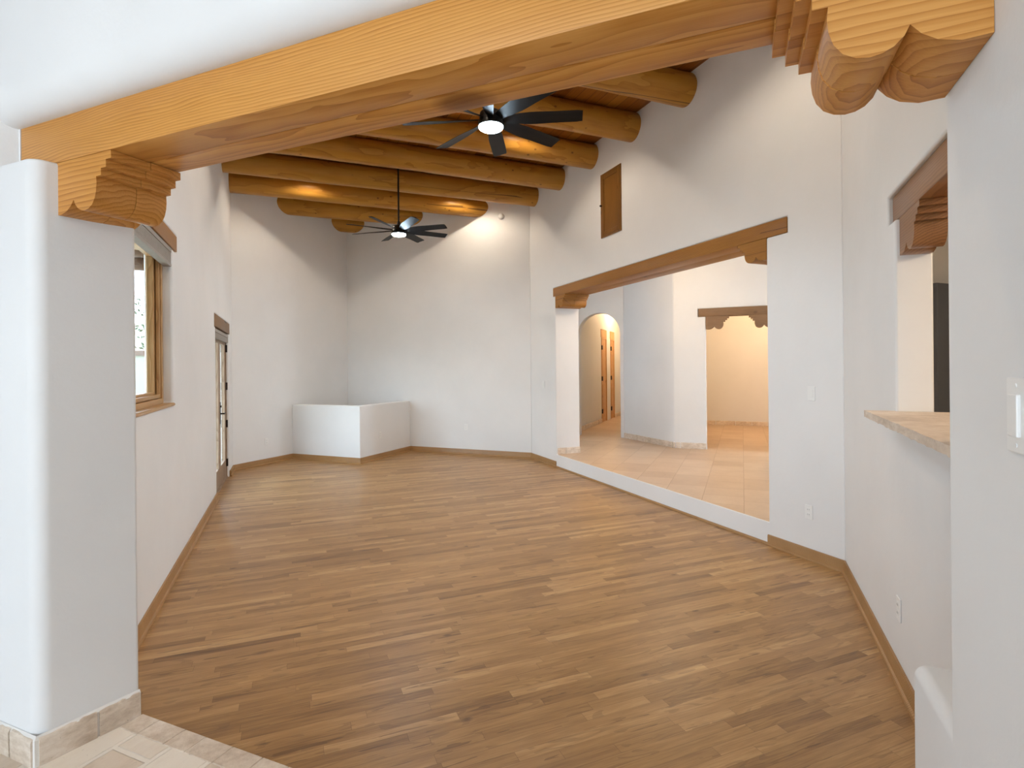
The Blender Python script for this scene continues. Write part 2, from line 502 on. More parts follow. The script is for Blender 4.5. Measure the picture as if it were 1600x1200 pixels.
def wall(name, poly, z0, z1, cuts=(), bevel=0.022, rad=None, mat='plaster', seg=4):
    """a plastered wall: footprint polygon, cut by prisms (footprint, z0, z1), soft arrises"""
    pts = fillet(poly, rad) if rad else poly
    bm = bmesh.new(); bm_prism(bm, pts, z0, z1)
    o = link(name, bm_mesh(bm, name), M[mat])
    if cuts:
        tmp = []
        for cu in cuts:
            cb = bmesh.new()
            if callable(cu): cu(cb)
            else: bm_prism(cb, cu[0], cu[1], cu[2])
            c = link('cutter', bm_mesh(cb, 'cutter')); tmp.append(c)
            md = o.modifiers.new('cut', 'BOOLEAN'); md.object = c; md.operation = 'DIFFERENCE'; md.solver = 'EXACT'
        dg = bpy.context.evaluated_depsgraph_get(); dg.update()
        me = bpy.data.meshes.new_from_object(o.evaluated_get(dg))
        o.modifiers.clear(); o.data = me
        for c in tmp: bpy.data.objects.remove(c, do_unlink=True)
    if bevel:
        md = o.modifiers.new('soft_edges', 'BEVEL'); md.width = bevel; md.segments = seg
        md.limit_method = 'ANGLE'; md.angle_limit = math.radians(40); md.harden_normals = False
        o.data.polygons.foreach_set('use_smooth', [True] * len(o.data.polygons))
        md2 = o.modifiers.new('normals', 'WEIGHTED_NORMAL'); md2.keep_sharp = False
    return struct(o)

def AP(u, w):
    """plan position from u (along the diagonal opening wall) and w (depth across it)"""
    return ((w - u) / R2, (w + u) / R2)

# ------------------------------------------------------------------ layout constants
XL, XR = -0.847, 3.945          # long side walls
KA, KB, KC = 12.762, 10.55, -1.018  # back wall x+y, far-left wall y-x, kitchen wall y-x
ZC = 4.70                        # underside of the plank deck
ZS = 0.20                        # raised tile floors
CORNER = ((KA - KB) / 2, (KA + KB) / 2)
PL = (XL, KB + XL)
PR = (XR, KA - XR)
QR = (XR, XR + KC)

# ------------------------------------------------------------------ floors and ceilings
bm = bmesh.new()
bm_prism(bm, [(-1.2, 2.2), (2.3, -0.6), (4.2, 2.6), (4.2, 9.0), (1.1, 12.0), (-1.2, 10.0)], -0.08, 0.0)
struct(link('floor', bm_mesh(bm, 'floor'), M['oak']))
# raised entry floor, front edge on x+y = 2.061
W0 = 2.061 / R2
bm = bmesh.new()
bm_prism(bm, [AP(-1.6, W0), AP(4.6, W0), AP(4.6, -8.5), AP(-1.6, -8.5)], 0.02, ZS)
struct(link('floor_entry', bm_mesh(bm, 'floor_entry'), M['tile_near']))
# border row of small tiles along the step
bm = bmesh.new()
u = -0.40
i = 0
while u < 2.26:
    L = random.uniform(0.11, 0.17)
    a, b = u + 0.002, min(u + L - 0.002, 2.262)
    if b - a > 0.02:
        p = [AP(a, W0 + 0.004), AP(b, W0 + 0.004), AP(b, W0 - 0.086), AP(a, W0 - 0.086)]
        bm_prism(bm, p, ZS - 0.03, ZS + 0.0035 + random.uniform(-0.0008, 0.0008))
    u += L
bmesh.ops.bevel(bm, geom=[e for e in bm.edges if all(v.co.z > ZS - 0.01 for v in e.verts)], offset=0.0018, segments=1, affect='EDGES')
struct(link('trim_1', bm_mesh(bm, 'trim_1'), M['trav']))
# hall floor
bm = bmesh.new()
bm_prism(bm, [(XR + 0.012, 3.655), (XR + 0.012, 7.84), (4.376, 7.84), (4.376, 9.5), (9.5, 15.5), (13.0, 12.0), (13.0, 3.5), (4.376, 3.5), (4.376, 3.655)], 0.12, ZS + 0.002)
struct(link('floor_hall', bm_mesh(bm, 'floor_hall'), M['tile_hall']))
bm = bmesh.new()
bm_prism(bm, [AP(-0.80, W0), (4.0, 2.72), (4.5, 3.45), (9.3, 3.45), (9.3, -3.1), (-0.9, -3.1), (1.25, -0.95)], 0.1, ZS - 0.001)
struct(link('floor_kitchen', bm_mesh(bm, 'floor_kitchen'), M['tile_hall']))
# wood plank deck of the living room
bm = bmesh.new()
bm_prism(bm, [(-1.3, 1.9), (1.2, 0.2), (4.5, 2.4), (4.5, 9.2), (1.1, 12.4), (-1.3, 10.4)], ZC, ZC + 0.06)
struct(link('ceiling', bm_mesh(bm, 'ceiling'), M['deck']))
bm = bmesh.new()
bm_prism(bm, [AP(-1.6, 1.12), AP(4.6, 1.12), AP(4.6, -8.5), AP(-1.6, -8.5)], 3.3, 3.36)
struct(link('ceiling_entry', bm_mesh(bm, 'ceiling_entry'), M['plaster']))
bm = bmesh.new()
bm_prism(bm, [(4.3, 9.6), (9.5, 15.8), (13.2, 12.0), (13.2, 3.45), (4.3, 3.45)], 3.45, 3.5)
struct(link('ceiling_hall', bm_mesh(bm, 'ceiling_hall'), M['plaster']))
bm = bmesh.new()
bm_prism(bm, [(-0.9, -3.15), (1.2, -0.95), (1.6, 0.45), (4.32, 3.12), (4.34, 3.45), (9.4, 3.45), (9.4, -3.15)], 2.95, 3.0)
struct(link('ceiling_kitchen', bm_mesh(bm, 'ceiling_kitchen'), M['plaster']))

# ------------------------------------------------------------------ living room walls
WY0, WY1, WZ0, WZ1 = 2.98, 4.98, 1.345, 2.56      # window
DY0, DY1, DZ1 = 7.62, 9.20, 2.14                  # patio doors
def rect(x0, x1, y0, y1): return [(x0, y0), (x1, y0), (x1, y1), (x0, y1)]
wall('wall_left', [(XL, 2.75), (XL, PL[1]), (XL - 0.195, PL[1] + 0.08), (XL - 0.195, 2.75)], -0.05, ZC + 0.02,
     cuts=[(rect(-2, 0, WY0, WY1), WZ0, WZ1 + 0.02), (rect(-2, 0, WY0 - 0.1, 5.15), WZ1, 2.69),
           (rect(-2, 0, DY0, DY1), -0.2, DZ1 + 0.02), (rect(-2, 0, DY0 - 0.09, DY1 + 0.09), DZ1, 2.30)])
o45 = 0.3 / R2
wall('wall_back_left', [PL, CORNER, (CORNER[0], CORNER[1] + 0.42), (PL[0] - 0.35, PL[1] + 0.07)], -0.05, ZC + 0.02, bevel=0)
wall('wall_back', [CORNER, PR, (PR[0] + 0.3, PR[1] + 0.12), (CORNER[0], CORNER[1] + 0.42)], -0.05, ZC + 0.02, bevel=0)
OY0, OY1, OZ = 3.655, 7.84, 2.735                  # hall opening
XH = 4.376
wall('wall_right', [QR, (XH, QR[1] + 0.18), (XH, PR[1] + 0.2), PR], -0.05, ZC + 0.02,
     cuts=[(rect(3, 5, OY0, OY1), ZS + 0.001, OZ + 0.01), (rect(3, 5, 3.435, 7.908), OZ, 2.87)], bevel=0.016)
# kitchen wall on y-x = KC
def KP(s, d=0.0):
    """s = x+y along the kitchen wall, d = distance towards the living room"""
    k = KC + d * R2
    return ((s - k) / 2, (s + k) / 2)
KT = 0.16
SW0, SW1 = 2.95, 4.69                              # pass-through, in x+y
wall('wall_kitchen', [KP(2.1), KP(QR[0] + QR[1] + 0.3, 0.0), KP(QR[0] + QR[1] + 0.3, -KT), KP(2.1, -KT)], -0.05, ZC + 0.02,
     cuts=[([KP(SW0, 0.5), KP(SW1, 0.5), KP(SW1, -0.5), KP(SW0, -0.5)], 1.325, 2.345),
           ([KP(SW0 - 0.1, 0.5), KP(4.90, 0.5), KP(4.90, -0.5), KP(SW0 - 0.1, -0.5)], 2.335, 2.48)], bevel=0.012)
# opening wall: left pier, right pier, upper wall
UJL, UJR = 3.2 / R2, -0.58 / R2
ZB = 2.367                                         # underside of the header beam
wall('wall_pier_left', [(-0.576, 2.637), (-0.845, 2.440), AP(4.6, 1.60 / R2), AP(4.6, W0)], -0.05, ZB,
     bevel=0.03, rad={0: 0.012, 1: 0.055})
wall('wall_pier_right', [AP(UJR, W0), AP(-1.6, W0), AP(-1.6, 0.15), AP(UJR, 0.15)], -0.05, 4.72, bevel=0.012)
def upper(bm):
    W1 = 1.701 / R2
    zt = 2.532
    prof = [(W0, zt), (W0, 4.72), (1.115, 4.72), (1.115, 2.64)]
    for k in range(1, 9):
        t = k / 8 * PI / 2
        prof.append((1.115 + (W1 - 1.115) * (1 - math.cos(t)), 2.64 - (2.64 - zt) * math.sin(t)))
    for u0, u1 in ((UJR - 0.02, 4.6),):
        A_ = [bm.verts.new((*AP(u0, w), z)) for w, z in prof]
        B_ = [bm.verts.new((*AP(u1, w), z)) for w, z in prof]
        n = len(prof)
        bm.faces.new(A_); bm.faces.new(B_[::-1])
        for k in range(n): bm.faces.new((A_[k], B_[k], B_[(k + 1) % n], A_[(k + 1) % n]))
struct(mesh_obj('wall_front_upper', upper, M['plaster'], smooth=50))
wall('wall_front_end', [AP(2.5475, 1.700 / R2), AP(2.556, 1.700 / R2), AP(2.600, 1.1155), AP(4.6, 1.1155), AP(4.6, W0), AP(2.5475, W0)], ZB - 0.002, 2.70, bevel=0, rad={2: 0.05})
# short guard wall behind the right pier
wall('wall_guard', [AP(UJR + 0.001, W0 - 0.08), AP(UJR + 0.001, 2.48 / R2), AP(-0.80, 2.48 / R2), AP(-0.80, W0 - 0.08)], -0.05, 0.812,
     bevel=0.03, seg=5)
# half-height corner box
bx = [((10.6155 - KB) / 2, (10.6155 + KB) / 2), ((10.6155 - 8.436) / 2, (10.6155 + 8.436) / 2), ((KA - 8.436) / 2, (KA + 8.436) / 2), (CORNER[0], CORNER[1] - 0.001)]
HT = 0.15 / R2                                      # thickness of the L-shaped half wall
half = [bx[0], bx[1], bx[2], (bx[2][0] - HT, bx[2][1] + HT), (bx[1][0] - 0.0, bx[1][1] + 2 * HT), (bx[0][0] + HT, bx[0][1] + HT)]
wall('wall_half', half, 0.0, 0.97, bevel=0.012)

# entry room (behind the camera): walls with a wide window opening
wall('wall_entry_left', [AP(4.6, W0), AP(4.6, -8.5), AP(4.9, -8.5), AP(4.9, W0)], 0.0, 3.4, bevel=0)
wall('wall_entry_back', [AP(-1.6, -8.5), AP(4.9, -8.5), AP(4.9, -8.8), AP(-1.6, -8.8)], 0.0, 3.4, bevel=0,
     cuts=[([AP(-1.45, -8.0), AP(4.45, -8.0), AP(4.45, -9.3), AP(-1.45, -9.3)], 0.85, 2.55)])
wall('wall_entry_right', [AP(-1.6, -8.5), AP(-1.6, 0.2), AP(-1.9, 0.2), AP(-1.9, -8.5)], 0.0, 3.4, bevel=0)

# ------------------------------------------------------------------ hall walls
ARC = (5.72, 9.45)                                 # arch centre on x+y = 15.17
def arch_cut(bm):
    r, zs_ = 0.425, 2.248
    pts = [(-r, 0.05), (r, 0.05)] + [(r * math.cos(t * PI / 24), zs_ + r * math.sin(t * PI / 24)) for t in range(25)]
    for d0, d1 in ((-0.3, 0.6),):
        def P3(a, z, d): return (ARC[0] + a / R2 + d / R2, ARC[1] - a / R2 + d / R2, z)
        a_ = [bm.verts.new(P3(a, z, d0)) for a, z in pts]; b_ = [bm.verts.new(P3(a, z, d1)) for a, z in pts]
        n = len(pts); bm.faces.new(a_); bm.faces.new(b_[::-1])
        for k in range(n): bm.faces.new((a_[k], b_[k], b_[(k + 1) % n], a_[(k + 1) % n]))
wall('wall_hall_arch', [(4.3, 10.87), (6.07, 9.10), (6.22, 9.25), (4.45, 11.02)], 0.15, 3.46, cuts=[arch_cut], bevel=0.012)
dl = 13.67
def HP(x, d=0.0): return (x + d / R2, dl - x + d / R2)      # along the doorway wall, d = depth behind it
wall('wall_hall_doorway', [(6.07, 9.10), (6.07, 7.60), HP(9.2), HP(9.2, 0.16), HP(6.32, 0.16), (6.22, 9.25)], 0.15, 3.46, rad={1: 0.05},
     cuts=[([HP(6.44, -0.4), HP(7.165, -0.4), HP(7.165, 0.6), HP(6.44, 0.6)], 0.1, 2.43),
           ([HP(6.354, -0.4), HP(7.26, -0.4), HP(7.26, 0.6), HP(6.354, 0.6)], 2.42, 2.555)], bevel=0.012)
# hallway behind the arch
HK = 4.6
def LP(x, d=0.0): return (x - d / R2, x + HK + d / R2)      # along the hallway's left wall
D1 = (7.225, 7.62); D2 = (7.945, 8.27)
cuts = []
for a, b in (D1, D2):
    cuts.append(([LP(a, -0.3), LP(b, -0.3), LP(b, 0.6), LP(a, 0.6)], 0.05, 2.345))
    cuts.append(([LP(a - 0.03, -0.3), LP(b + 0.03, -0.3), LP(b + 0.03, 0.6), LP(a - 0.03, 0.6)], 2.335, 2.545))
wall('wall_hallway_left', [LP(5.1), LP(9.1), LP(9.1, 0.25), LP(5.1, 0.25)], 0.15, 3.46, cuts=cuts, bevel=0)
wall('wall_hallway_right', [(6.30, 9.30), (10.1, 13.1), (10.3, 12.9), (6.8, 8.4)], 0.15, 3.46, bevel=0)
wall('wall_hallway_end', [(8.6, 13.8), (10.4, 12.0), (10.6, 12.2), (8.8, 14.0)], 0.15, 3.46, bevel=0)
wall('wall_hall_left', [(XH, 8.4), (XH, 11.0), (XH - 0.2, 11.0), (XH - 0.2, 8.9)], 0.15, 3.46, bevel=0)
# room behind the doorway
wall('wall_far_room', [(8.22, 11.23), (12.0, 7.45), (12.2, 7.65), (8.36, 11.37)], 0.15, 3.46, bevel=0)
wall('wall_far_room_right', [(11.6, 8.0), (9.2, 4.4), (9.4, 4.2), (12.0, 8.0)], 0.15, 3.46, bevel=0)
# unseen right side of the hall; opening invented to carry the added fill light
wall('wall_hall_right', [(9.2, 3.45), (9.35, 3.45), (9.35, 4.6), (9.2, 4.6)], 0.15, 3.46, bevel=0,
     cuts=[(rect(9.0, 9.6, 3.58, 4.42), 0.25, 2.7)])
wall('wall_kitchen_hall', [(XH - 0.01, 3.40), (9.35, 3.40), (9.35, 3.52), (XH - 0.01, 3.52)], 0.15, 3.46, bevel=0)
wall('wall_kitchen_right', [(9.3, 3.4), (9.3, -3.0), (9.5, -3.0), (9.5, 3.4)], 0.15, 3.05, bevel=0)
wall('wall_kitchen_back', [(-0.9, -3.0), (9.4, -3.0), (9.4, -3.2), (-0.9, -3.2)], 0.15, 3.05, bevel=0)

# ------------------------------------------------------------------ baseboards
def offset_path(path, d):
    """path offset to its left by d, mitred"""
    out = []
    n = len(path)
    for i in range(n):
        p = Vector(path[i])
        ns = []
        if i > 0:
            t = (p - Vector(path[i - 1])).normalized(); ns.append(Vector((-t.y, t.x)))
        if i < n - 1:
            t = (Vector(path[i + 1]) - p).normalized(); ns.append(Vector((-t.y, t.x)))
        if len(ns) == 1: out.append(p + ns[0] * d)
        else:
            m = (ns[0] + ns[1]).normalized()
            out.append(p + m * (d / max(0.2, m.dot(ns[0]))))
    return out

def run(name, path, prof, mat, z=0.0):
    bm = bmesh.new()
    rows = []
    for d, h in prof:
        rows.append([bm.verts.new((q.x, q.y, z + h)) for q in offset_path(path, d)])
    n = len(path); m = len(prof)
    for j in range(m):
        a, b = rows[j], rows[(j + 1) % m]
        for i in range(n - 1): bm.faces.new((a[i], a[i + 1], b[i + 1], b[i]))
    bm.faces.new([r[0] for r in rows]); bm.faces.new([r[-1] for r in rows][::-1])
    return struct(link(name, bm_mesh(bm, name, 35), M[mat]))

BP = [(0.0, 0.0), (0.030, 0.0), (0.030, 0.006), (0.026, 0.014), (0.016, 0.019), (0.015, 0.022), (0.015, 0.083), (0.011, 0.092), (0.0, 0.092)]
SP = [(0.0, 0.0), (0.020, 0.0), (0.020, 0.008), (0.015, 0.016), (0.006, 0.020), (0.0, 0.020)]
e = 0.001
run('baseboard_kitchen', [KP(2.49, e), (QR[0] - e, QR[1]), (XR - e, OY0 - 0.0)][0:3], BP, 'base')
run('baseboard_right', [(XR - e, OY1), (PR[0] - e, PR[1]), (bx[2][0] , bx[2][1] - e), (bx[1][0], bx[1][1] - e), (bx[0][0], bx[0][1] - e), PL, (XL + e, DY1 + 0.0)], BP, 'base')
run('baseboard_left', [(XL + e, DY0), (XL + e, 2.80)], BP, 'base')
run('trim_2', [(XR - e, OY0), (XR - e, OY1)], SP, 'base')

def stone_base(name, path, gap_seed=0, h=0.10, th=0.014, z=ZS, seg=(0.13, 0.21), mat='trav'):
    """travertine base tiles with rough tops, set along a path (room on the left)"""
    rnd = random.Random(gap_seed)
    bm = bmesh.new()
    for p, q in zip(path, path[1:]):
        p, q = Vector(p), Vector(q)
        L = (q - p).length; t = (q - p) / L; nrm = Vector((-t.y, t.x))
        s = 0.0
        while s < L - 0.01:
            l = min(rnd.uniform(*seg), L - s)
            if L - s - l < 0.05: l = L - s
            g = 0.0045
            ks = max(2, int(l / 0.02))
            ring = []
            for k in range(ks + 1):
                a = s + g + (l - 2 * g) * k / ks
                hh = h + rnd.uniform(-0.003, 0.002); tt = th + rnd.uniform(-0.002, 0.002)
                b = p + t * a
                ring.append([bm.verts.new((b.x + nrm.x * dd, b.y + nrm.y * dd, z + zz)) for dd, zz in
                             ((0, 0), (th, 0), (tt, hh - 0.012), (tt - 0.005, hh - 0.003), (0, hh))])
            for a_, b_ in zip(ring, ring[1:]):
                for j in range(5): bm.faces.new((a_[j], b_[j], b_[(j + 1) % 5], a_[(j + 1) % 5]))
            bm.faces.new(ring[0][::-1]); bm.faces.new(ring[-1])
            s += l
    o = struct(link(name, bm_mesh(bm, name, 40), M[mat]))
    return o


E0, E1 = (-0.576, 2.637), (-0.845, 2.440)
run('trim_3', [(E0[0] - 0.001, E0[1] - 0.001), (E1[0], E1[1] - 0.002), AP(4.5, 1.60 / R2 - 0.001)],
    [(0, 0), (0.009, 0), (0.009, 0.094), (0, 0.105)], 'grout', ZS)
stone_base('baseboard_pier', [(E0[0] - 0.001, E0[1] - 0.001), (E1[0], E1[1] - 0.002), AP(4.5, 1.60 / R2 - 0.001)], 3)
stone_base('baseboard_hall_jamb', [(XR + 0.02, OY1 - 0.001), (XH, OY1 - 0.001)][::-1], 5, seg=(0.2, 0.3), z=ZS + 0.002)
stone_base('baseboard_hall', [HP(6.44, -0.001), (6.085, 7.584), (6.069, 7.62), (6.069, 9.095)], 6, seg=(0.3, 0.45), z=ZS + 0.002)
stone_base('baseboard_hallway', [LP(9.0, -0.001), LP(D2[1], -0.001)], 8, seg=(0.3, 0.45), z=ZS + 0.002)
stone_base('baseboard_hallway_near', [LP(D1[0], -0.001), LP(5.1, -0.001)], 9, seg=(0.3, 0.45), z=ZS + 0.002)
stone_base('baseboard_hallway_end', [(10.3, 12.098), (8.6, 13.798)], 10, seg=(0.3, 0.45), z=ZS + 0.002)
stone_base('baseboard_far_room', [(11.9, 7.549), (8.3, 11.149)], 11, seg=(0.3, 0.45), z=ZS + 0.002)

# ------------------------------------------------------------------ log beams (vigas)
def log_mesh(x0, x1, y, z, r, seed):
    rnd = random.Random(seed)
    bm = bmesh.new()
    n, m = 40, 36
    ph = [rnd.uniform(0, 6.28) for _ in range(8)]
    rings = []
    for i in range(n + 1):
        x = x0 + (x1 - x0) * i / n
        rr = r * (1 + 0.012 * math.sin(x * 1.7 + ph[0]) + 0.008 * math.sin(x * 4.1 + ph[1]) + 0.006 * math.sin(x * 9 + ph[2]))
        dy = 0.008 * math.sin(x * 0.9 + ph[3]); dz = 0.006 * math.sin(x * 1.1 + ph[4])
        ring = []
        for k in range(m):
            a = 2 * PI * k / m
            q = rr * (1 + 0.008 * math.sin(2 * a + ph[5] + x * 0.6) + 0.006 * math.sin(5 * a + ph[6] + x * 1.3))
            zz = dz + q * math.sin(a)
            zz = min(zz, ZC - z - 0.001)
            ring.append(bm.verts.new((x, dy + q * math.cos(a), zz)))
        rings.append(ring)
    for a, b in zip(rings, rings[1:]):
        for k in range(m): bm.faces.new((a[k], a[(k + 1) % m], b[(k + 1) % m], b[k]))
    bm.faces.new(rings[0][::-1]); bm.faces.new(rings[-1])
    return bm_mesh(bm, 'log', 40)
VR, VZ = 0.167, 4.542
labels = ['peeled round log beam nearest the header beam, its end high on the right wall',
          'peeled round log beam ending right above the near ceiling fan blades, second from the front',
          'peeled round log beam with a warm glow behind the near ceiling fan, third from the front',
          'peeled round log beam crossing behind the near fan, ending just left of the cupboard door',
          'peeled round log beam with a long dark crack, last one reaching the right wall',
          'peeled round log beam with two warm spotlit patches, ending on the back wall beside the round sensor',
          'short peeled log beam set across the back corner, second from the corner',
          'shortest peeled log beam, a stub tucked into the back corner']
for k in range(8):
    y = 4.53 + 0.972 * k + VR
    x0, x1 = XL - 0.05, XR + 0.05
    if y - VR + KB * -1 > XL: x0 = max(x0, y - VR - KB - 0.05)
    x0 = max(x0, y - VR - KB - 0.03); x1 = min(x1, KA - (y - VR) + 0.03)
    xc = (x0 + x1) / 2
    o = link('log_beam', log_mesh(x0 - xc, x1 - xc, 0, VZ, VR, 11 + k), M['log'], loc=(xc, y, VZ))
    thing(o, labels[k], 'beam', 'log beams under the living room ceiling')

# ------------------------------------------------------------------ header beam and corbels
PROFILE = [(0, 0), (0, -0.190), (0.045, -0.1925), (0.08, -0.183), (0.104, -0.167), (0.1215, -0.146), (0.130, -0.164),
           (0.146, -0.180), (0.165, -0.189), (0.185, -0.192), (0.207, -0.188), (0.228, -0.176), (0.243, -0.156), (0.251, -0.132),
           (0.254, -0.105), (0.252, -0.080), (0.279, -0.080), (0.279, -0.055), (0.307, -0.055), (0.307, -0.028), (0.335, -0.028), (0.335, 0)]
def corbel_mesh(depth0, depth1, k=1.0, ds=0.0, flip=False):
    """profile in local X (away from the wall) and Z, extruded along local Y"""
    bm = bmesh.new()
    sg = -1 if flip else 1
    pr = [(max(0, s + (ds if s > 0 else 0)) * k * sg, z * k) for s, z in PROFILE]
    a = [bm.verts.new((s, depth0, z)) for s, z in pr]; b = [bm.verts.new((s, depth1, z)) for s, z in pr]
    n = len(pr)
    bm.faces.new(a); bm.faces.new(b[::-1])
    for j in range(n): bm.faces.new((a[j], b[j], b[(j + 1) % n], a[(j + 1) % n]))
    bmesh.ops.recalc_face_normals(bm, faces=bm.faces)
    return bm_mesh(bm, 'corbel_block', 28)
W1 = 1.701 / R2
WM = (W0 + W1) / 2 + 0.012
# local frame on the opening wall: origin at (u, w), local X along +u, local Y towards the camera
RZ = math.radians(135)
hb = empty('header_beam', (*AP(UJR, W0), ZB), RZ)
thing(hb, 'long honey-coloured double timber header beam over the wide entry opening', 'beam')
LB = 2.547 - UJR
def timber(x0, x1, y0, y1, z0, z1, parent, name='timber', mat='beam', sag=0.0, bev=0.006):
    bm = bmesh.new(); bm_box(bm, x0, x1, y0, y1, z0, z1)
    bmesh.ops.bevel(bm, geom=list(bm.edges), offset=bev, segments=2, affect='EDGES', profile=0.5)
    return link(name, bm_mesh(bm, name, 30), M[mat], parent)
timber(0.0, LB, W0 - WM + 0.0008, W0 - W1, 0.0, 0.168, hb)
timber(0.0, LB - 0.01, 0.0, W0 - WM - 0.0008, 0.002, 0.168, hb)
def corbel_thing(name, loc, rz, label, depths, mat, k=1.0, flip=False, group=None):
    r = empty(name, loc, rz)
    thing(r, label, 'corbel', group)
    for i, (a, b) in enumerate(depths):
        link('corbel_block', corbel_mesh(a, b, k, 0.002 * (i % 2), flip), M[mat], r)
    return r
dd = [(W0 - WM + 0.001, W0 - W1 - 0.001), (0.001, W0 - WM - 0.001)]
corbel_thing('corbel', (*AP(UJR + 0.001, W0), ZB - 0.001), RZ, 'large scroll-cut honey wood corbel at the right end of the header beam', dd, 'corbel')
# the left pier face is slightly splayed, so the blocks are let into it
corbel_thing('corbel', (*AP(2.340, W0), ZB - 0.001), RZ, 'large scroll-cut honey wood corbel under the left end of the header beam', dd, 'corbel', flip=True)

# hall opening lintel and corbels (wall depth along +X)
lt = empty('lintel_beam', (XR, 3.436, OZ), 0)
thing(lt, 'long brown wooden lintel over the wide hall opening in the right wall', 'beam')
def timber_y(L, d0, d1, z0, z1, loc, parent, mat, name='timber'):
    """timber whose grain runs along world Y: built along local X, then turned"""
    bm = bmesh.new(); bm_box(bm, 0, L, -d1, -d0, z0, z1)
    bmesh.ops.bevel(bm, geom=list(bm.edges), offset=0.004, segments=2, affect='EDGES', profile=0.5)
    o = link(name, bm_mesh(bm, name, 30), M[mat], parent, loc); o.rotation_euler = (0, 0, PI / 2)
    return o
timber_y(4.471, -0.003, 0.213, 0.0, 0.133, (0, 0, 0), lt, 'lintel')
timber_y(4.471, 0.216, 0.431, 0.002, 0.133, (0, 0, 0), lt, 'lintel')
d2 = [(-0.213, -0.003), (-0.428, -0.216)]
corbel_thing('corbel', (XR + 0.0, OY1 - 0.001, OZ - 0.001), PI / 2, 'dark brown scroll-cut corbel at the far left end of the hall opening lintel', d2, 'lintel', flip=True)
corbel_thing('corbel', (XR + 0.0, OY0 + 0.001, OZ - 0.001), PI / 2, 'brown scroll-cut corbel at the near right end of the hall opening lintel', d2, 'lintel')

# far doorway lintel and corbels: local X along the wall to the right, local Y into the far room
RD = -PI / 4
fl = empty('lintel_beam', (*HP(6.36), 2.42), RD)
thing(fl, 'weathered dark brown lintel over the doorway seen through the hall opening', 'beam')
timber(0.0, 1.27, -0.01, 0.165, 0.0, 0.136, fl, mat='lintel_dark')
corbel_thing('corbel', (*HP(6.441), 2.419), RD, 'small scalloped dark corbel at the left side of the far doorway', [(-0.008, 0.158)], 'lintel_dark', k=1.08)
corbel_thing('corbel', (*HP(7.164), 2.419), RD, 'small scalloped dark corbel at the right side of the far doorway', [(-0.008, 0.158)], 'lintel_dark', k=1.08, flip=True)

# kitchen pass-through lintel and corbel: local X back along the wall towards the camera
RK = math.radians(225)
kx, ky = KP(4.862, -0.018)
kl = empty('lintel_beam', (kx, ky, 2.34), RK)
thing(kl, 'brown wooden lintel over the kitchen pass-through, cut off by the right pier', 'beam')
timber(0.0, 1.40, 0.0, 0.130, 0.0, 0.137, kl, mat='lintel_kitchen')
corbel_thing('corbel', (*KP(SW1 - 0.002, -0.020), 2.339), RK, 'reddish brown scroll-cut corbel under the lintel of the kitchen pass-through', [(0.0, 0.128)], 'lintel_kitchen')

# stone counter of the pass-through
def counter(bm):
    pts = [KP(4.735, 0.135), KP(2.75, 0.165), KP(2.75, -0.30), KP(4.69, -0.30), KP(4.688, -KT + 0.001), KP(4.688, 0.001), KP(4.735, 0.001)]
    bm_prism(bm, pts, 1.326, 1.36)
    rnd = random.Random(4)
    long_e = [e_ for e_ in bm.edges if e_.calc_length() > 1.0]
    bmesh.ops.subdivide_edges(bm, edges=long_e, cuts=50)
    for v in bm.verts:
        v.co.x += rnd.uniform(-0.0025, 0.0025); v.co.y += rnd.uniform(-0.0025, 0.0025)
        if v.co.z < 1.34: v.co.z += rnd.uniform(-0.002, 0.003)
o = mesh_obj('bar_counter', counter, M['trav_counter'], smooth=30)
thing(o, 'cream stone bar counter top with chiselled edge on the kitchen pass-through', 'counter')


# refrigerator in the kitchen
fr = empty('refrigerator', (5.405, 3.11, ZS))
thing(fr, 'tall dark steel refrigerator seen through the kitchen pass-through', 'refrigerator')
box('body', 0.012, 0.93, 0.052, 0.285, 0.0, 2.12, M['fridge'], fr, bev=0.004)
box('door', 0.0, 0.465, 0.0, 0.05, 0.08, 2.13, M['fridge'], fr, bev=0.006)
box('door', 0.472, 0.935, 0.0, 0.05, 0.08, 2.13, M['fridge'], fr, bev=0.006)
for x in (0.425, 0.505):
    def hnd(bm, x=x):
        bm_cyl(bm, (x, -0.05, 0.75), (x, -0.05, 1.75), 0.011)
        for z in (0.8, 1.7): bm_cyl(bm, (x, -0.05, z), (x, 0.001, z), 0.008)
    mesh_obj('door_handle', hnd, M['fridge'], fr, smooth=40)

